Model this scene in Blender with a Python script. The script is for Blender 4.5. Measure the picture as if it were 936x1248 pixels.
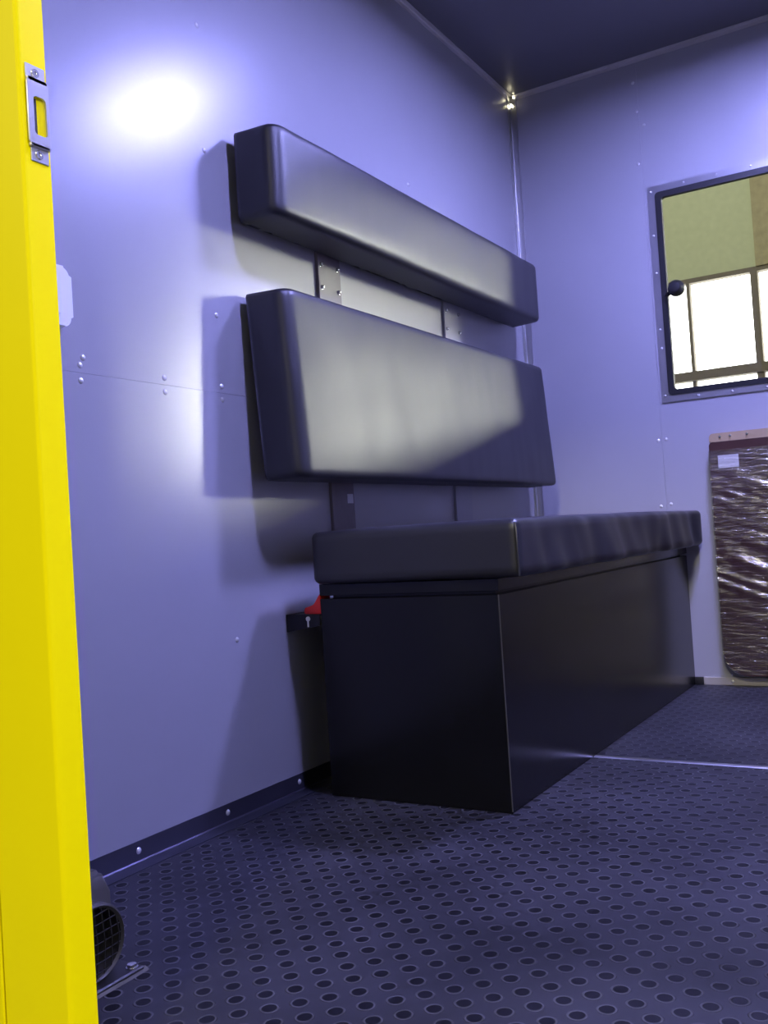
import bpy, bmesh, math, random
from mathutils import Vector, Matrix, noise
S = bpy.context.scene
for o in list(bpy.data.objects): bpy.data.objects.remove(o, do_unlink=True)
COL = S.collection
random.seed(4)

# ------------------------------------------------------------------ camera
YAW, PITCH, ROLL, FPX = 0.5406, 0.0247, -0.0639, 1163.12
cy, sy = math.cos(YAW), math.sin(YAW)
fwd = Vector((-sy*math.cos(PITCH), cy*math.cos(PITCH), math.sin(PITCH)))
rt = Vector((cy, sy, 0)); up = rt.cross(fwd)
cr, sr = math.cos(ROLL), math.sin(ROLL)
r2 = cr*rt + sr*up; u2 = -sr*rt + cr*up
cam = bpy.data.objects.new('camera', bpy.data.cameras.new('camera')); COL.objects.link(cam)
M = Matrix((r2, u2, -fwd)).transposed().to_4x4(); M.translation = Vector((1.2252, -3.0532, 0.5253))
cam.matrix_world = M
cam.data.sensor_fit = 'HORIZONTAL'; cam.data.sensor_width = 36.0; cam.data.lens = 36.0*FPX/936
cam.data.clip_start = 0.02
S.camera = cam

# ------------------------------------------------------------------ world, lights' levels, exposure
W = bpy.data.worlds.new('world'); S.world = W; W.use_nodes = True
W.node_tree.nodes['Background'].inputs[0].default_value = (1.0, 0.97, 0.9, 1)
W.node_tree.nodes['Background'].inputs[1].default_value = 0.16
vs = S.view_settings
vs.view_transform = 'Standard'; vs.look = 'None'; vs.exposure = 0.0; vs.gamma = 1.0; vs.use_curve_mapping = False
LAMP_COL = (0.36, 0.365, 1.0); LAMP_STR = 500.0      # the two ceiling lamps
GATE_STR = 215.0                                     # bright bay of the hall windows
STRIP_STR = 6.0                                      # the hall windows seen through the cabin window
hl = bpy.data.lights.new('hall_fill_light', 'AREA'); hl.energy = 190; hl.size = .6; hl.color = (1, .93, .74)  # unseen source of the warm light entering through the doorway
hlo = bpy.data.objects.new('hall_fill_light', hl); COL.objects.link(hlo)
hlo.location = (2.4, -7.5, 4.3)
hlo.rotation_euler = (Vector((0.9, -1.5, .8)) - hlo.location).to_track_quat('-Z', 'Y').to_euler()

h3 = bpy.data.lights.new('hall_fill_light', 'AREA'); h3.energy = 130; h3.size = .5; h3.color = (1, .98, .92)  # added fill from the right, brightens only the yellow post's reveal
h3o = bpy.data.objects.new('hall_fill_light', h3); COL.objects.link(h3o)
h3o.location = (5.0, -2.95, 2.4); h3o.rotation_euler = (Vector((.46, -2.4, .6)) - h3o.location).to_track_quat('-Z', 'Y').to_euler()
h4 = bpy.data.lights.new('hall_fill_light', 'AREA'); h4.energy = 80; h4.size = .9; h4.color = (1, .97, .9)  # added fill from the left, lifts the front of the yellow post
h4o = bpy.data.objects.new('hall_fill_light', h4); COL.objects.link(h4o)
h4o.location = (-2.2, -6.2, 3.2); h4o.rotation_euler = (Vector((.4, -2.4, .6)) - h4o.location).to_track_quat('-Z', 'Y').to_euler()
h2 = bpy.data.lights.new('hall_fill_light', 'AREA'); h2.energy = 380; h2.size = 3; h2.color = (1, .98, .9)  # added overhead fill, brightens the hall wall behind the window
h2o = bpy.data.objects.new('hall_fill_light', h2); COL.objects.link(h2o)
h2o.location = (-2, 6, 8.5); h2o.rotation_euler = (Vector((-2, 14, 5.5)) - h2o.location).to_track_quat('-Z', 'Y').to_euler()

# ------------------------------------------------------------------ materials
def mat(name, col, rough=.5, metal=0., spec=.5, bump=None, mottle=0., coat=0., coat_r=.1):
    m = bpy.data.materials.new(name); m.use_nodes = True
    nt = m.node_tree; b = nt.nodes['Principled BSDF']
    b.inputs['Base Color'].default_value = (*col, 1); b.inputs['Roughness'].default_value = rough
    b.inputs['Metallic'].default_value = metal; b.inputs['Specular IOR Level'].default_value = spec
    b.inputs['Coat Weight'].default_value = coat; b.inputs['Coat Roughness'].default_value = coat_r
    tc = nt.nodes.new('ShaderNodeTexCoord')
    if mottle:
        n = nt.nodes.new('ShaderNodeTexNoise'); n.inputs['Scale'].default_value = 9; n.inputs['Detail'].default_value = 5
        nt.links.new(tc.outputs['Object'], n.inputs['Vector'])
        mp = nt.nodes.new('ShaderNodeMapRange'); mp.inputs[3].default_value = 1-mottle; mp.inputs[4].default_value = 1+mottle
        nt.links.new(n.outputs[0], mp.inputs[0])
        mx = nt.nodes.new('ShaderNodeVectorMath'); mx.operation = 'SCALE'; mx.inputs[0].default_value = col
        nt.links.new(mp.outputs[0], mx.inputs['Scale']); nt.links.new(mx.outputs[0], b.inputs['Base Color'])
    if bump:
        sc, st, di = bump
        n = nt.nodes.new('ShaderNodeTexNoise'); n.inputs['Scale'].default_value = sc; n.inputs['Detail'].default_value = 3
        nt.links.new(tc.outputs['Object'], n.inputs['Vector'])
        bp = nt.nodes.new('ShaderNodeBump'); bp.inputs['Strength'].default_value = st; bp.inputs['Distance'].default_value = di
        nt.links.new(n.outputs[0], bp.inputs['Height']); nt.links.new(bp.outputs[0], b.inputs['Normal'])
    return m
def emit(name, col, st):
    m = bpy.data.materials.new(name); m.use_nodes = True; nt = m.node_tree
    b = nt.nodes['Principled BSDF']; b.inputs['Base Color'].default_value = (.8, .8, .8, 1)
    b.inputs['Emission Color'].default_value = (*col, 1); b.inputs['Emission Strength'].default_value = st
    return m
def clear(name, tint, fac, rough, bump=None):
    m = bpy.data.materials.new(name); m.use_nodes = True; nt = m.node_tree
    nt.nodes.remove(nt.nodes['Principled BSDF']); out = nt.nodes['Material Output']
    t = nt.nodes.new('ShaderNodeBsdfTransparent'); t.inputs[0].default_value = (*tint, 1)
    g = nt.nodes.new('ShaderNodeBsdfGlossy'); g.inputs['Roughness'].default_value = rough
    mx = nt.nodes.new('ShaderNodeMixShader'); mx.inputs[0].default_value = fac
    nt.links.new(t.outputs[0], mx.inputs[1]); nt.links.new(g.outputs[0], mx.inputs[2]); nt.links.new(mx.outputs[0], out.inputs[0])
    return m
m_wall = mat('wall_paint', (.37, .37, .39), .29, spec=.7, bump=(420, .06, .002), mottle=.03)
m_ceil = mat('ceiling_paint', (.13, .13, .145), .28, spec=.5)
m_alu = mat('aluminium', (.62, .62, .62), .3, metal=1, bump=(60, .15, .002))
m_aludull = mat('dull_aluminium', (.56, .54, .52), .4, metal=.3, mottle=.15)
m_angle = mat('dark_angle', (.10, .10, .13), .4, metal=.7, mottle=.2)
m_steel = mat('bright_steel', (.75, .75, .76), .25, metal=1)
m_rivet = mat('rivet_metal', (.85, .85, .85), .25, metal=.35, spec=.8)
m_vinyl = mat('black_vinyl', (.016, .016, .020), .42, spec=.68, bump=(260, .10, .001), mottle=.1)
m_box = mat('black_laminate', (.006, .006, .0065), .22, spec=.4, mottle=.1)
m_edge = mat('worn_edge', (.07, .068, .065), .5)
m_black = mat('black_rubber', (.008, .008, .009), .5)
m_bplast = mat('black_plastic', (.016, .016, .017), .4)
m_grime = mat('dusty_plastic', (.04, .037, .037), .55, mottle=.2)
m_yel = mat('yellow_paint', (.86, .74, .0), .45, spec=.06, mottle=.02)
m_zinc = mat('zinc_plate', (.52, .52, .55), .35, metal=.85, mottle=.1)
m_white = mat('white_plastic', (.93, .95, .90), .35)
m_red = mat('red_plastic', (.8, .03, .02), .35)
m_board = mat('maroon_board', (.055, .022, .02), .35, mottle=.3)
m_tan = mat('tan_edge', (.40, .30, .17), .5, mottle=.2)
m_paper = mat('white_paper', (.75, .75, .75), .6)
m_barbrown = mat('maroon_bar', (.05, .03, .035), .3, mottle=.2)
m_bar = mat('grey_bar', (.20, .175, .185), .38, mottle=.25, bump=(40, .3, .004))
m_hall = mat('hall_wall_paint', (.52, .56, .34), .8, mottle=.12)
m_hbar = mat('hall_window_bar', (.17, .145, .10), .7, mottle=.2)
m_rust = mat('rust_column', (.38, .34, .19), .8, mottle=.3)
m_ground = mat('hall_concrete', (.3, .29, .27), .8, mottle=.1)
m_glass = clear('clear_glass', (.97, .98, .97), .035, .02)
m_lamp_a = emit('lamp_diffuser_bright', LAMP_COL, LAMP_STR*1.36)
m_lamp = emit('lamp_diffuser', LAMP_COL, LAMP_STR)
m_strip = emit('hall_daylight', (1, 1, .97), STRIP_STR)
m_gate = emit('hall_daylight_bay', (1, 1, .9), GATE_STR)

def film_mat():
    m = bpy.data.materials.new('clear_film'); m.use_nodes = True; nt = m.node_tree
    nt.nodes.remove(nt.nodes['Principled BSDF']); out = nt.nodes['Material Output']
    t = nt.nodes.new('ShaderNodeBsdfTransparent'); t.inputs[0].default_value = (.95, .95, .95, 1)
    g = nt.nodes.new('ShaderNodeBsdfGlossy'); g.inputs['Roughness'].default_value = .2
    mx = nt.nodes.new('ShaderNodeMixShader'); mx.inputs[0].default_value = .27
    nt.links.new(t.outputs[0], mx.inputs[1]); nt.links.new(g.outputs[0], mx.inputs[2]); nt.links.new(mx.outputs[0], out.inputs[0])
    tc = nt.nodes.new('ShaderNodeTexCoord'); mp = nt.nodes.new('ShaderNodeMapping')
    mp.inputs['Rotation'].default_value = (0, math.radians(18), 0); mp.inputs['Scale'].default_value = (9, 9, 60)
    n = nt.nodes.new('ShaderNodeTexNoise'); n.inputs['Scale'].default_value = 1.6; n.inputs['Detail'].default_value = 5
    n.inputs['Distortion'].default_value = .8
    nt.links.new(tc.outputs['Object'], mp.inputs[0]); nt.links.new(mp.outputs[0], n.inputs['Vector'])
    bp = nt.nodes.new('ShaderNodeBump'); bp.inputs['Strength'].default_value = 1; bp.inputs['Distance'].default_value = .004
    nt.links.new(n.outputs[0], bp.inputs['Height']); nt.links.new(bp.outputs[0], g.inputs['Normal'])
    return m
m_film = film_mat()

def floor_mat():
    m = bpy.data.materials.new('coin_rubber'); m.use_nodes = True; nt = m.node_tree; L = nt.links.new
    b = nt.nodes['Principled BSDF']
    geo = nt.nodes.new('ShaderNodeNewGeometry')
    A = .0492
    def vm(op, a, v=None, out=0):
        n = nt.nodes.new('ShaderNodeVectorMath'); n.operation = op; L(a, n.inputs[0])
        if v is not None: n.inputs[1].default_value = v
        return n.outputs['Value'] if op == 'LENGTH' else n.outputs[0]
    def mm(op, a, bb):
        n = nt.nodes.new('ShaderNodeMath'); n.operation = op; L(a, n.inputs[0])
        if isinstance(bb, (int, float)): n.inputs[1].default_value = bb
        else: L(bb, n.inputs[1])
        return n.outputs[0]
    base = vm('MULTIPLY', geo.outputs['Position'], (1/A, 1/A, 0))
    ds = []
    for off in (0, .5):
        s = vm('ADD', base, (off - .865/A + 100, off + 2.004/A + 100, 0))
        s = vm('ADD', s, (.5, .5, 0)); s = vm('FRACTION', s); s = vm('SUBTRACT', s, (.5, .5, 0))
        s = vm('MULTIPLY', s, (1, 1, 0)); ds.append(vm('LENGTH', s))
    d = mm('MULTIPLY', mm('MINIMUM', ds[0], ds[1]), A)
    def ramp(stops):
        r = nt.nodes.new('ShaderNodeValToRGB'); e = r.color_ramp.elements
        while len(e) < len(stops): e.new(.5)
        for k, (p, c) in zip(e, stops): k.position = p; k.color = (c, c, c, 1) if not isinstance(c, tuple) else (*c, 1)
        return r
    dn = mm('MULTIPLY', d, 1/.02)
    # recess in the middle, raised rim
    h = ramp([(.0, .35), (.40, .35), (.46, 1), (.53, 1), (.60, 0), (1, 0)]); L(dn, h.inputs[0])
    wn = nt.nodes.new('ShaderNodeTexNoise'); wn.inputs['Scale'].default_value = 5; wn.inputs['Detail'].default_value = 6
    L(geo.outputs['Position'], wn.inputs['Vector'])
    col = ramp([(0, (.005, .005, .008)), (.42, (.006, .006, .009)), (.46, (.085, .085, .09)), (.51, (.085, .085, .09)), (.57, (.036, .036, .043)), (1, (.034, .034, .041))])  # colour: worn rims lightened as if catching light, centres darkened as a dark reflection
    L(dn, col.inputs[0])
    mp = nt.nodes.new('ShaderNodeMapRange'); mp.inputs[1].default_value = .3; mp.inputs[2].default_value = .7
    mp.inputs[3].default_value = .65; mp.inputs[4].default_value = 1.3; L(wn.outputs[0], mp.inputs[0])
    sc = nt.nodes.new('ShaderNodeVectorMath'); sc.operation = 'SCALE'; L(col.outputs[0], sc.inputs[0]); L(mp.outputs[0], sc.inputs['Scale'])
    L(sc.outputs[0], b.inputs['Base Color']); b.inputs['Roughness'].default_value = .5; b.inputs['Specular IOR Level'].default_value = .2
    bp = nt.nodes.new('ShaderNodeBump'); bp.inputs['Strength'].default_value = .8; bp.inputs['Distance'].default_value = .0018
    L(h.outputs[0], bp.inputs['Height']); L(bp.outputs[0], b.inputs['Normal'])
    return m
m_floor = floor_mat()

# ------------------------------------------------------------------ helpers
def obj(name, bm, m, parent=None, smooth=True, loc=None):
    me = bpy.data.meshes.new(name); bmesh.ops.recalc_face_normals(bm, faces=bm.faces[:]); bm.to_mesh(me); bm.free()
    o = bpy.data.objects.new(name, me); COL.objects.link(o)
    for x in (m if isinstance(m, (list, tuple)) else [m]): me.materials.append(x)
    if parent: o.parent = parent
    if loc: o.location = loc
    if smooth:
        for p in me.polygons: p.use_smooth = True
        if hasattr(me, 'set_sharp_from_angle'): me.set_sharp_from_angle(angle=math.radians(35))
    return o
def box(bm, a, b, bevel=0., seg=2, mi=0):
    r = bmesh.ops.create_cube(bm, size=1); vs_ = r['verts']
    for v in vs_:
        v.co = Vector([(a[i]+b[i])/2 + v.co[i]*(b[i]-a[i]) for i in range(3)])
    fs = {f for v in vs_ for f in v.link_faces}
    for f in fs: f.material_index = mi
    if bevel:
        es = list({e for v in vs_ for e in v.link_edges})
        bmesh.ops.bevel(bm, geom=es, offset=bevel, segments=seg, profile=.5, affect='EDGES', clamp_overlap=True)
    return bm
def bx(a, b, bevel=0., seg=2): return box(bmesh.new(), a, b, bevel, seg)
def lathe(bm, prof, axis, origin, n=24):
    # profile of (r, h) about an axis direction
    axis = Vector(axis).normalized(); t = axis.orthogonal().normalized(); s = axis.cross(t); o = Vector(origin)
    rings = []
    for r, h in prof:
        if r < 1e-6: rings.append([bm.verts.new(o + axis*h)])
        else: rings.append([bm.verts.new(o + axis*h + (t*math.cos(k*2*math.pi/n) + s*math.sin(k*2*math.pi/n))*r) for k in range(n)])
    for A, B in zip(rings, rings[1:]):
        for k in range(n):
            q = [A[k % len(A)], A[(k+1) % len(A)], B[(k+1) % len(B)], B[k % len(B)]]
            u = []
            for v in q:
                if v not in u: u.append(v)
            if len(u) > 2: bm.faces.new(u)
    return bm
def tube(bm, pts, r, n=8):
    pts = [Vector(p) for p in pts]; prev = None; rings = []
    for i, p in enumerate(pts):
        d = (pts[min(i+1, len(pts)-1)] - pts[max(i-1, 0)]).normalized()
        t = d.orthogonal().normalized() if prev is None else (prev - d*prev.dot(d)).normalized()
        prev = t; s = d.cross(t)
        rings.append([bm.verts.new(p + (t*math.cos(k*2*math.pi/n) + s*math.sin(k*2*math.pi/n))*r) for k in range(n)])
    for A, B in zip(rings, rings[1:]):
        for k in range(n): bm.faces.new((A[k], A[(k+1) % n], B[(k+1) % n], B[k]))
    bm.faces.new(rings[0]); bm.faces.new(rings[-1][::-1])
    return bm
def prism(bm, poly, lo, hi, axes=(0, 2, 1)):
    # polygon in axes[0], axes[1]; extruded along axes[2]
    def P(a, b, c):
        v = [0, 0, 0]; v[axes[0]] = a; v[axes[1]] = b; v[axes[2]] = c; return v
    A = [bm.verts.new(P(a, b, lo)) for a, b in poly]; B = [bm.verts.new(P(a, b, hi)) for a, b in poly]
    bm.faces.new(A); bm.faces.new(B[::-1]); n = len(poly)
    for k in range(n): bm.faces.new((A[k], A[(k+1) % n], B[(k+1) % n], B[k]))
    return bm
def rrect(x0, x1, z0, z1, r, n=6):
    if not isinstance(r, (list, tuple)): r = [r]*4
    out = []
    for (cx, cz, a0, rr) in ((x1-r[0], z1-r[0], 0, r[0]), (x0+r[1], z1-r[1], 90, r[1]), (x0+r[2], z0+r[2], 180, r[2]), (x1-r[3], z0+r[3], 270, r[3])):
        for k in range(n+1):
            a = math.radians(a0 + 90*k/n); out.append((cx+rr*math.cos(a), cz+rr*math.sin(a)))
    return out
def ring_prism(bm, outer, inner, lo, hi, axes=(0, 2, 1)):
    def P(a, b, c):
        v = [0, 0, 0]; v[axes[0]] = a; v[axes[1]] = b; v[axes[2]] = c; return v
    n = len(outer)
    G = [[bm.verts.new(P(a, b, c)) for a, b in poly] for poly, c in ((outer, lo), (outer, hi), (inner, hi), (inner, lo))]
    for i in range(4):
        A, B = G[i], G[(i+1) % 4]
        for k in range(n): bm.faces.new((A[k], A[(k+1) % n], B[(k+1) % n], B[k]))
    return bm
def struct(name, bm, m, parent=None, smooth=True):
    o = obj(name, bm, m, parent, smooth)
    if parent is None: o['kind'] = 'structure'
    return o
def tag(o, label, cat, group=None):
    o['label'] = label; o['category'] = cat
    if group: o['group'] = group
    return o
def thing(name, label, cat, loc, group=None):
    o = bpy.data.objects.new(name, None); COL.objects.link(o); o.location = loc; o.empty_display_size = .05
    return tag(o, label, cat, group)
def rel(o):   # children are modelled in world coordinates: undo the parent's offset
    for c in o.children:
        c.location = -Vector(o.location)

RW, RL, RH = 2.08, 2.40, 2.0      # cabin width (x), length (y), height (z)

# ------------------------------------------------------------------ the room shell
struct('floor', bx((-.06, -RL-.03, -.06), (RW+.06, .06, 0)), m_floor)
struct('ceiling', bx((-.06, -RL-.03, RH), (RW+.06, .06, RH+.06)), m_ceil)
wl = bmesh.new(); SEAM = .826
box(wl, (-.05, -RL, 0), (0, 0, SEAM-.0002)); box(wl, (-.05, -RL, SEAM+.0002), (0, 0, RH)); box(wl, (-.05, -RL, SEAM-.01), (-.002, 0, SEAM+.01))
wall_left = struct('wall_left', wl, m_wall)
struct('wall_right', bx((RW, -RL, 0), (RW+.05, 0, RH)), m_wall)
WX0, WX1, WZ0, WZ1 = .468, 1.50, .908, 1.556       # window hole
wb = bmesh.new()
for a, b in (((-.05, 0, 0), (.4365, .05, RH)), ((.4375, 0, 0), (WX0, .05, RH)), ((WX1, 0, 0), (RW+.05, .05, RH)),
             ((WX0, 0, 0), (WX1, .05, WZ0)), ((WX0, 0, WZ1), (WX1, .05, RH)), ((.43, .002, 0), (.45, .05, RH))): box(wb, a, b)
wall_back = struct('wall_back', wb, m_wall)
DX0, DX1, DZ1 = .467, 1.60, 1.88                     # door opening in the near wall
wr = bmesh.new()
for a, b in (((-.05, -RL-.025, 0), (DX0-.045, -RL, RH)), ((DX1+.045, -RL-.025, 0), (RW+.05, -RL, RH)), ((DX0-.045, -RL-.025, DZ1+.045), (DX1+.045, -RL, RH))): box(wr, a, b)
struct('wall_front', wr, m_wall)

# rivets in the wall sheets
def rivet(parent, p, n, r=.005):
    bm = bmesh.new(); lathe(bm, [(r*1.15, 0), (r, .0012), (r*.6, .0024), (0, .0029)], n, p, 12)
    return obj('rivet', bm, m_rivet, parent)
first = rivet(wall_left, (0, 0, 0), (1, 0, 0))
pos = []
for y in (-2.15, -1.957, -1.761, -1.602): pos += [(y, .839), (y, .813)]
pos += [(-1.605, .98), (-1.612, 1.307), (-1.612, 1.558), (-1.601, .34), (-.771, 1.479), (-1.95, .852)]
for i, (y, z) in enumerate(pos):
    c = first if i == 0 else first.copy()
    if i: COL.objects.link(c); c.parent = wall_left
    c.location = (0, y, z)
first = rivet(wall_back, (0, 0, 0), (0, -1, 0))
for i, (x, z) in enumerate([(.424, .771), (.45, .773), (.419, .562), (.451, .567), (.424, 1.661), (.45, 1.78), (.424, 1.924), (.43, 1.83)]):
    c = first if i == 0 else first.copy()
    if i: COL.objects.link(c); c.parent = wall_back
    c.location = (x, 0, z)

# aluminium angle trims in the corners
def angle(name, p0, p1, d1, d2, w, m, t=.0018):
    # L profile running p0 -> p1 with flanges along d1 and d2, each w wide
    bm = bmesh.new(); p0, p1, d1, d2 = map(Vector, (p0, p1, d1, d2))
    prof = [(0, 0), (w, 0), (w, t), (t*2.2, t), (t, t*2.2), (t, w), (0, w)]
    A = [bm.verts.new(p0 + d1*a + d2*b) for a, b in prof]; B = [bm.verts.new(p1 + d1*a + d2*b) for a, b in prof]
    bm.faces.new(A); bm.faces.new(B[::-1])
    for k in range(len(prof)): bm.faces.new((A[k], A[(k+1) % 7], B[(k+1) % 7], B[k]))
    return struct(name, bm, m, smooth=False)
angle('trim_1', (0, -RL, RH), (0, 0, RH), (1, 0, 0), (0, 0, -1), .014, m_aludull)
angle('trim_2', (0, 0, RH), (RW, 0, RH), (0, -1, 0), (0, 0, -1), .014, m_aludull)
angle('trim_3', (0, 0, .03), (0, 0, RH), (1, 0, 0), (0, -1, 0), .024, m_alu)
# corner cap where the three trims meet
cap = bmesh.new(); prism(cap, [(0, RH), (.034, RH), (.022, RH-.022), (0, RH-.034)], -.0045, -.002)
prism(cap, [(0, RH), (-.034, RH), (-.022, RH-.022), (0, RH-.034)], .002, .0045, axes=(1, 2, 0))
struct('trim_4', cap, m_alu, smooth=False)
spk = bmesh.new()
lathe(spk, [(0, -.004), (.005, 0), (0, .004)], (1, 0, 0), (.018, -.004, RH-.006), 10); lathe(spk, [(0, -.004), (.005, 0), (0, .004)], (1, 0, 0), (.008, -.008, RH-.030), 10)
obj('corner_sparkle', spk, emit('sparkle_glow', (1, .9, .6), 16), bpy.data.objects['trim_4'])  # glowing beads added to imitate the bright sparkle in the ceiling corner
bl = angle('baseboard_left', (0, -RL, 0), (0, 0, 0), (1, 0, 0), (0, 0, 1), .036, m_angle)
first = rivet(bl, (0, 0, 0), (1, 0, 0), .005)
for i, y in enumerate((-2.12, -1.89, -1.66, -1.43, -1.2)):
    c = first if i == 0 else first.copy()
    if i: COL.objects.link(c); c.parent = bl
    c.location = (.0018, y, .02)
bb = bmesh.new(); box(bb, (.514, -.006, 0), (RW, 0, .024), .001, 1)
bbo = struct('baseboard_back', bb, mat('cream_aluminium', (.62, .58, .5), .4, metal=.5, mottle=.1))
obj('corner_block', bx((.482, -.012, 0), (.513, 0, .024), .002), m_black, bbo)
first = rivet(bbo, (0, 0, 0), (0, -1, 0))
for i, x in enumerate((.60, .80, 1.0)):
    c = first if i == 0 else first.copy()
    if i: COL.objects.link(c); c.parent = bbo
    c.location = (x, -.006, .012)
fs = bmesh.new(); prism(fs, [(-.986, 0), (-.9835, .0022), (-.972, .0022), (-.9695, 0)], .49, RW, axes=(1, 2, 0))
struct('trim_5', fs, m_alu, smooth=False)

# ------------------------------------------------------------------ window in the back wall
wn = bmesh.new()
fo = rrect(.447, 1.521, .888, 1.577, .006, 3); fi = rrect(WX0+.002, WX1-.002, WZ0+.002, WZ1-.002, .012, 3)
ring_prism(wn, fo, fi, -.004, 0.0)
win = struct('window_1', wn, mat('window_aluminium', (.40, .40, .42), .35, metal=.8, mottle=.1), smooth=False)
g = bmesh.new(); ring_prism(g, rrect(WX0+.001, WX1-.001, WZ0+.001, WZ1-.001, .012, 3), rrect(WX0+.020, WX1-.020, WZ0+.018, WZ1-.020, .01, 3), -.007, .010)
obj('gasket', g, m_black, win, smooth=False)
obj('pane', bx((WX0+.006, .002, WZ0+.006), (WX1-.006, .006, WZ1-.006)), m_glass, win, smooth=False)
for i, (x, z) in enumerate([(.457, 1.56), (.457, 1.42), (.457, 1.3), (.457, 1.12), (.457, 1.06), (.457, .91), (.56, .898), (.66, .898), (.76, .898), (.56, 1.567), (.66, 1.567), (.76, 1.567)]):
    if i == 0: first = rivet(win, (0, 0, 0), (0, -1, 0), .0036); c = first
    else: c = first.copy(); COL.objects.link(c); c.parent = win
    c.location = (x, -.004, z)
lt = bmesh.new()
lathe(lt, [(0, -.026), (.015, -.023), (.024, -.012), (.026, 0), (.024, .012), (.015, .023), (0, .026)], (0, -1, 0), (.519, -.02, 1.238), 20)
tube(lt, [(.478, .0, 1.222), (.495, -.012, 1.228), (.519, -.02, 1.238)], .007, 8)
tube(lt, [(.519, -.02, 1.238), (.519, .002, 1.238)], .008, 10)
obj('window_latch', lt, m_bplast, win)

# ------------------------------------------------------------------ yellow door frame (outside of the cabin)
dj = bmesh.new()
# jamb: folded sheet, front face, rounded edge, reveal
def jamb(bm, x_out, x_in, z0, z1):
    s = 1 if x_in > x_out else -1; r = .005
    P = [(x_out, -RL), (x_out, -RL-.031)]
    P += [(x_in - s*r + s*r*math.sin(math.radians(a)), -RL-.031 + r - r*math.cos(math.radians(a))) for a in range(0, 91, 15)]
    P += [(x_in, -RL+.002), (x_in-s*.003, -RL+.002), (x_in-s*.003, -RL)]
    prism(bm, P, z0, z1, axes=(0, 1, 2))
jamb(dj, .372, DX0, -.05, DZ1+.09); jamb(dj, DX1+.095, DX1, -.05, DZ1+.09)
box(dj, (DX0, -RL-.031, DZ1), (DX1, -RL, DZ1+.09), .003)
door = struct('door_1', dj, m_yel)
door['label'] = 'tall yellow steel door post at the left edge, with a latch plate'; door['category'] = 'door frame'
op = bmesh.new()
box(op, (-.08, -RL-.033, -.25), (.3695, -RL-.026, RH+.1), .002); box(op, (DX1+.0975, -RL-.033, -.25), (RW+.08, -RL-.026, RH+.1), .002)
box(op, (.3695, -RL-.033, DZ1+.0925), (DX1+.0975, -RL-.026, RH+.1), .002); box(op, (.3695, -RL-.033, -.25), (DX1+.0975, -RL-.026, -.053), .002)
obj('outer_panel', op, m_yel, door)
# strike plate on the reveal (lies in the plane x = DX0), bent so that its middle stands proud
sp = bmesh.new(); X = DX0
yA, yB = -2.424, -2.4005
box(sp, (X, yA, .998), (X+.0015, yB, 1.0145), .0006, 1)                     # upper tab
box(sp, (X, yA+.002, .9165), (X+.0015, yB, .9325), .0006, 1)                # lower tab
ring_prism(sp, rrect(yA-.001, yB+.001, .931, 1.000, .005, 4), rrect(yA+.0055, yB-.003, .943, .982, .004, 4), X+.0025, X+.0045, axes=(1, 2, 0))
box(sp, (X, yA, .996), (X+.0045, yB, 1.0005), .0006, 1); box(sp, (X, yA, .9305), (X+.0045, yB, .934), .0006, 1)
spo = obj('strike_plate', sp, m_zinc, door)
spo['label'] = 'grey metal latch plate'
bh = bmesh.new(); box(bh, (X+.0002, yA+.006, .944), (X+.0008, yA+.0115, .981))
obj('bolt_hole', bh, m_black, spo, smooth=False)
for z in (1.0065, .9245):
    s_ = bmesh.new(); lathe(s_, [(.0048, 0), (.0042, .0010), (.0018, .0010), (.0012, .0002), (0, .0002)], (1, 0, 0), (X+.0015, -2.4125, z), 16)
    obj('screw', s_, m_steel, spo)

# ------------------------------------------------------------------ the hall outside (seen through the window)
HY = 14.0
hw = bmesh.new()
box(hw, (-30, HY, -1), (30, HY+.4, 2.66)); box(hw, (-30, HY, 4.60), (30, HY+.4, 9))
struct('wall_hall', hw, m_hall)
hb = bmesh.new()
box(hb, (-30, HY-.12, 2.86), (30, HY+.1, 3.02)); box(hb, (-30, HY-.08, 2.62), (30, HY+.1, 2.69)); box(hb, (-30, HY-.06, 4.56), (30, HY+.1, 4.64))
for k in range(-12, 13):
    x = -1.445 + k*2.18
    box(hb, (x-.058, HY-.08, 2.66), (x+.058, HY+.1, 4.6)); box(hb, (x-1.095-.028, HY-.05, 2.66), (x-1.095+.028, HY+.1, 4.6))
struct('window_2', hb, m_hbar)
pn = bmesh.new(); box(pn, (-30, HY+.12, 2.6), (12.2, HY+.16, 4.64)); box(pn, (15.2, HY+.12, 2.6), (30, HY+.16, 4.64))
w2 = bpy.data.objects['window_2']
obj('pane', pn, m_strip, w2, smooth=False)
pg = bmesh.new(); box(pg, (12.2, HY+.12, 2.6), (15.2, HY+.16, 4.64)); obj('pane', pg, m_gate, w2, smooth=False)
hc = bmesh.new(); box(hc, (-1.40, HY-.10, 4.64), (-1.02, HY+.05, 9))
struct('trim_6', hc, m_rust)
struct('floor_hall', bx((-30, -12, -1.1), (30, HY, -1.0)), m_ground)

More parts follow.
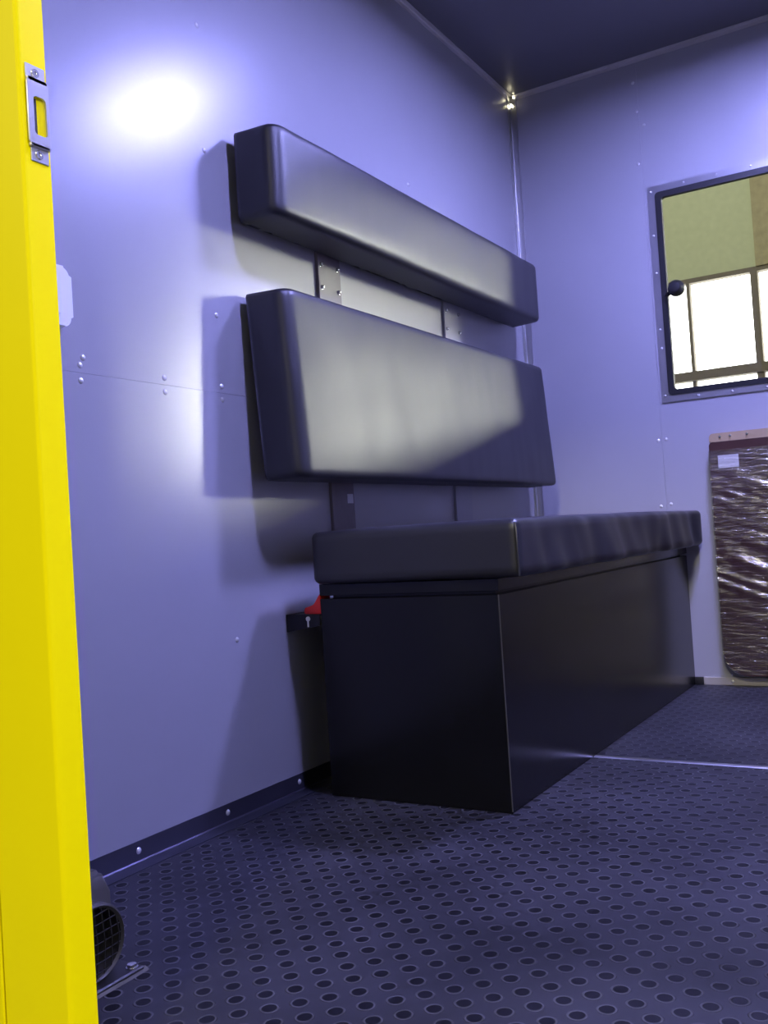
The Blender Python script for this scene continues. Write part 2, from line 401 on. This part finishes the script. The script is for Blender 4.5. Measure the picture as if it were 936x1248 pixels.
# ------------------------------------------------------------------ cushions
def cushion(name, lo, hi, r, m, back_flat=None, step=.009, shape=None, parent=None):
    bm = bmesh.new(); lo, hi = Vector(lo), Vector(hi); size = hi-lo
    n = [max(4, int(size[i]/step)) for i in range(3)]
    cache = {}
    def vert(i, j, k):
        key = (i, j, k)
        if key in cache: return cache[key]
        p = Vector((lo[0]+size[0]*i/n[0], lo[1]+size[1]*j/n[1], lo[2]+size[2]*k/n[2]))
        inner = Vector([min(max(p[a], lo[a]+r), hi[a]-r) for a in range(3)])
        if back_flat is not None: inner[back_flat] = min(p[back_flat], hi[back_flat]-r)
        d = p - inner
        q = inner + d.normalized()*r if d.length > 1e-9 else p
        nrm = d.normalized() if d.length > 1e-9 else Vector((0, 0, 0))
        if shape: q = shape(q, nrm)
        v = bm.verts.new(q); cache[key] = v; return v
    for a in range(3):
        b, c = (a+1) % 3, (a+2) % 3
        for side in (0, n[a]):
            for i in range(n[b]):
                for j in range(n[c]):
                    def K(ii, jj):
                        t = [0, 0, 0]; t[a] = side; t[b] = ii; t[c] = jj; return vert(*t)
                    try: bm.faces.new((K(i, j), K(i+1, j), K(i+1, j+1), K(i, j+1)))
                    except ValueError: pass
    o = obj(name, bm, m, parent, smooth=False)
    for p in o.data.polygons: p.use_smooth = True
    return o
def nz(p, s, seed=0): return noise.noise(Vector((p[0]*s+seed, p[1]*s, p[2]*s)))
def back_shape(lo, hi, tilt=0., bulge=.006, seed=0):
    def f(q, n):
        u = (q.y-lo[1])/(hi[1]-lo[1])*2-1; w = (q.z-lo[2])/(hi[2]-lo[2])*2-1
        dep = max(0, (q.x-lo[0])/(hi[0]-lo[0]))
        b = bulge*(1-abs(u)**4)*(1-abs(w)**4)*dep
        q = Vector(q)
        q.x += b - tilt*w
        q.x += (.0012*nz(q, 9, seed) + 0.0006*nz((0, q.y, q.z*.25), 22, seed+5))*dep
        e = max(0, (abs(q.y-(lo[1]+hi[1])/2) - ((hi[1]-lo[1])/2-.034))/.034)
        q.x -= .016*e*e*dep
        # corners a touch rounder at the ends
        if abs(u) > .93: q.z -= w*.006*((abs(u)-.93)/.07)**2*dep
        return q
    return f
lo, hi = (.022, -1.545, 1.176), (.120, -.15, 1.362)
c = cushion('backrest_cushion', lo, hi, .012, m_vinyl, 0, shape=back_shape(lo, hi, 0, .005, 3))
tag(c, 'long narrow black vinyl cushion mounted high on the left wall, upper of the two backrests', 'cushion', 'black vinyl backrest cushions')
lo, hi = (.0285, -1.532, .650), (.124, -.135, 1.035)
c = cushion('backrest_cushion', lo, hi, .012, m_vinyl, 0, shape=back_shape(lo, hi, .012, .005, 8))
tag(c, 'tall wide black vinyl backrest cushion on the left wall, just above the bench seat', 'cushion', 'black vinyl backrest cushions')

slo, shi = (.088, -1.462, .4345), (.546, -.02, .542)
def seat_shape(q, n):
    q = Vector(q); t = (q.z-slo[2])/(shi[2]-slo[2])
    u = (q.x-slo[0])/(shi[0]-slo[0]); v = (q.y-slo[1])/(shi[1]-slo[1])
    q.z += .004*(1-abs(2*u-1)**4)*(1-abs(2*v-1)**6)*t
    if q.x > shi[0]-.02 and -1.42 < q.y < -.04:      # gathered folds of the front skirt
        a = min(1, (q.y+1.42)/.10)*min(1, (-.04-q.y)/.08)
        sl = q.y + .5*(q.z-.49) + .03*noise.noise(Vector((q.y*3, 0, 4)))
        fold = .9*noise.noise(Vector((sl*6, q.z*5, 1.3))) + .7*noise.noise(Vector((sl*12, q.z*7, 7.1)))
        q.x += .013*a*fold*(1.15-.55*t)
    if n.z < -.5: q.z = max(q.z, slo[2])
    q.z += .002*nz(q, 7, 4)*t
    return q
seat = cushion('seat_cushion', slo, shi, .014, m_vinyl, None, .010, seat_shape)
tag(seat, 'thick black vinyl seat pad with gathered front edge, lying on the black bench box', 'cushion')
sm = bmesh.new(); tube(sm, [(.5435, -1.4595, .438), (.5435, -1.4605, .48), (.543, -1.46, .525), (.539, -1.456, .535)], .0022, 8)
obj('seam_piping', sm, m_vinyl, seat)

# ------------------------------------------------------------------ bench box with lid
BX0, BX1, BY0, BY1 = .087, .489, -1.436, -.008
b = thing('bench_box', 'black laminate storage bench box with a lid, standing along the left wall', 'bench', (.288, -.722, 0))
bd = bmesh.new(); box(bd, (BX0, BY0, 0), (BX1, BY1, .4035), .0012, 1)
obj('body', bd, m_box, b, smooth=False)
ld = bmesh.new(); box(ld, (BX0, BY0-.001, .4095), (BX1+.001, BY1, .4335), .0012, 1); box(ld, (BX0+.02, BY0+.02, .4035), (BX1-.014, BY1-.02, .4095))
obj('lid', ld, m_box, b, smooth=False)
ed = bmesh.new(); box(ed, (BX1-.0012, BY0-.0006, .004), (BX1+.0006, BY0+.0012, .4030))
e_ = obj('edge_strip', ed, m_edge, b, smooth=False); e_['label'] = 'thin pale worn corner edge'
rel(b)

# ------------------------------------------------------------------ bars behind the cushions
def bolt_bm(p, n=(1, 0, 0), r=.0055):
    bm = bmesh.new(); lathe(bm, [(r*1.3, 0), (r*1.3, .001), (r, .0012), (r, .0045), (r*.7, .0055), (0, .0055)], n, p, 12); return bm
def wall_bar(y0, y1, label, m, tagm=None):
    t = thing('mounting_bar', label, 'mounting bar', (0, (y0+y1)/2, .45), 'mounting bars behind the backrests')
    bm = bmesh.new()
    prism(bm, [(0, y0), (.007, y0), (.008, y0+.001), (.008, y1-.001), (.007, y1), (0, y1)], .40, 1.34, axes=(0, 1, 2))
    obj('bar', bm, m, t, smooth=False)
    for z in (.72, .95, 1.27): obj('spacer', bx((.008, y0+.02, z-.02), (.0215 if z > 1 else .0165, y1-.02, z+.02)), m_black, t, smooth=False)
    for z in (1.158, 1.105, 1.055):
        for y in (y0+.012, y1-.012): obj('bolt', bolt_bm((.008, y, z), r=.004), m_steel, t)
    if tagm:
        s_ = bmesh.new(); box(s_, (.008, y1-.030, .606), (.0086, y1-.006, .628)); obj('sticker', s_, tagm, t, smooth=False)
    rel(t); return t
wall_bar(-1.249, -1.157, 'vertical metal bar behind the backrests, nearer the doorway, with a small white tag', m_bar, m_paper)
wall_bar(-.622, -.520, 'vertical metal bar behind the backrests, farther one near the back corner', mat('pale_bar', (.36, .36, .40), .35, mottle=.15))

# ------------------------------------------------------------------ black bracket and red piece between bench and wall
t = thing('wall_bracket', 'small black metal bracket joining the bench end to the left wall', 'bracket', (.04, -1.438, .34))
bm = bmesh.new(); prism(bm, [(.0005, .372), (.0865, .372), (.0865, .349), (.0005, .335)], -1.440, -1.4375)
box(bm, (.0005, -1.4375, .3695), (.0865, -1.38, .372))
obj('plate', bm, m_black, t, smooth=False)
bm = bmesh.new(); lathe(bm, [(.0052, 0), (.0050, .002), (.003, .0035), (0, .0035)], (0, -1, 0), (.0575, -1.440, .363), 14)
box(bm, (.0555, -1.4425, .346), (.0595, -1.440, .361), .0008, 1)
obj('screw', bm, m_white, t); rel(t)
bm = bmesh.new(); prism(bm, [(.042, .3722), (.0862, .3722), (.0862, .416), (.081, .412), (.069, .390), (.047, .3865), (.042, .383)], -1.432, -1.395)
bmesh.ops.bevel(bm, geom=bm.edges[:], offset=.002, segments=2, affect='EDGES')
tag(obj('red_clip', bm, m_red), 'small red plastic clip resting on the black bracket beside the bench', 'clip')

# ------------------------------------------------------------------ white switch box
t = thing('light_switch', 'white rounded wall switch box half hidden behind the yellow door post', 'light switch', (0, -2.05, .945))
bm = bmesh.new(); prism(bm, rrect(-2.105, -1.986, .893, .990, .016, 6), 0, .024, axes=(1, 2, 0))
bmesh.ops.bevel(bm, geom=[e for e in bm.edges if all(v.co.x > .022 for v in e.verts)], offset=.005, segments=3, affect='EDGES')
obj('housing', bm, m_white, t)
bm = bmesh.new(); prism(bm, rrect(-2.085, -2.010, .910, .974, .006, 4), .024, .029, axes=(1, 2, 0)); obj('rocker', bm, m_white, t); rel(t)

# ------------------------------------------------------------------ film-wrapped folding board on the back wall
t = thing('wrapped_board', 'maroon board wrapped in clear plastic film leaning on the back wall below the window', 'board', (.95, -.03, .04))
PX0, PX1, PZ0, PZ1 = .588, 1.36, .035, .745
bm = bmesh.new(); prism(bm, rrect(PX0, PX1, PZ0, PZ1, [.012, .012, .07, .07], 8), -.046, -.014)
obj('board', bm, m_board, t, smooth=False)
bm = bmesh.new(); prism(bm, rrect(PX0+.002, PX1-.002, PZ1, PZ1+.026, [.008, .012, .001, .001], 4), -.046, -.002)
e_ = obj('edge_strip', bm, m_tan, t, smooth=False); e_['label'] = 'tan hinge strip along the top'
for x in (.622, .652, .70, .80, .95, 1.1, 1.25): obj('screw', bolt_bm((x, -.046, PZ1+.015), (0, -1, 0), .003), m_steel, t)
bm = bmesh.new(); box(bm, (.612, -.0472, .664), (.672, -.0463, .703)); e_ = obj('sticker', bm, m_paper, t, smooth=False); e_['label'] = 'blank white sticker'
bm = bmesh.new()
nx, nzz = 100, 130; V = {}
for i in range(nx+1):
    for j in range(nzz+1):
        x = PX0-.002 + (PX1-PX0+.004)*i/nx; z = PZ0+.004 + (PZ1-PZ0-.03)*j/nzz
        if z < PZ0+.075:
            ins = .07 - math.sqrt(max(0, .0049-(PZ0+.07-min(z, PZ0+.07))**2)); x = max(x, PX0+ins-.002); x = min(x, PX1-ins+.002)
        s_ = z + .33*x
        am = .06 + .75*math.exp(-((z-.60)/.05)**2) + .75*math.exp(-((z-.38)/.16)**2)
        d = .0035 + am*(.013*abs(noise.noise(Vector((x*5, 3, s_*32)))) + .003*abs(noise.noise(Vector((x*22, 9, z*14)))))
        V[i, j] = bm.verts.new((x, -.046-d, z))
for i in range(nx):
    for j in range(nzz): bm.faces.new((V[i, j], V[i+1, j], V[i+1, j+1], V[i, j+1]))
f_ = obj('plastic_film', bm, m_film, t); f_['label'] = 'crinkled clear plastic film'
rel(t)

# ------------------------------------------------------------------ blower heater on the floor by the post
t = thing('air_heater', 'black blower heater with round grille on the floor beside the yellow post', 'heater', (.2, -2.27, 0))
bm = bmesh.new(); box(bm, (.05, -2.36, 0), (.312, -2.186, .006), .002, 1); obj('base_plate', bm, m_bplast, t, smooth=False)
bm = bmesh.new(); prism(bm, [(.308, 0), (.317, 0), (.308, .0035)], -2.38, -2.182)
obj('sealant_bead', bm, mat('dusty_sealant', (.09, .085, .075), .8, mottle=.4), t, smooth=False)
obj('bolt', bolt_bm((.302, -2.198, .006), (0, 0, 1), .006), m_steel, t)
bm = bmesh.new(); prism(bm, [(.06, .006), (.274, .006), (.274, .098), (.258, .122), (.06, .130)], -2.34, -2.196); 
bmesh.ops.bevel(bm, geom=bm.edges[:], offset=.006, segments=2, affect='EDGES'); obj('housing', bm, m_grime, t)
HC = (.268, -2.25, .055)
bm = bmesh.new(); lathe(bm, [(.047, -.01), (.047, .030), (.044, .033), (.041, .030), (.041, .004)], (1, 0, 0), HC, 40); obj('outlet', bm, m_grime, t)
bm = bmesh.new()
lathe(bm, [(.041, .006), (0, .006)], (1, 0, 0), HC, 30)
obj('fan_recess', bm, m_black, t)
bm = bmesh.new()
for k in range(-3, 4):
    a = k*.0115; h = math.sqrt(.042**2-a*a)
    tube(bm, [(HC[0]+.030, HC[1]+a, HC[2]-h), (HC[0]+.034, HC[1]+a, HC[2]), (HC[0]+.030, HC[1]+a, HC[2]+h)], .0008, 6)
    tube(bm, [(HC[0]+.030, HC[1]-h, HC[2]+a), (HC[0]+.034, HC[1], HC[2]+a), (HC[0]+.030, HC[1]+h, HC[2]+a)], .0008, 6)
obj('grille', bm, m_bplast, t)
rel(t)

# ------------------------------------------------------------------ ceiling lamps
for i, (x, y, lab) in enumerate([(.96, -.74, 'round flush ceiling lamp nearer the back wall'), (1.08, -1.66, 'round flush ceiling lamp nearer the doorway')]):
    t = thing('ceiling_lamp', lab, 'lamp', (x, y, RH), 'ceiling lamps')
    bm = bmesh.new(); lathe(bm, [(.105, 0), (.105, -.018), (.102, -.021), (.090, -.021), (.088, -.018), (.088, -.006), (0, -.006)], (0, 0, 1), (x, y, RH), 40)
    obj('lamp_housing', bm, m_grime, t)
    bm = bmesh.new(); lathe(bm, [(0, -.0135), (.086, -.0135), (.086, -.008), (0, -.008)], (0, 0, 1), (x, y, RH), 40)
    obj('diffuser', bm, (m_lamp_a, m_lamp)[i], t, smooth=False); rel(t)
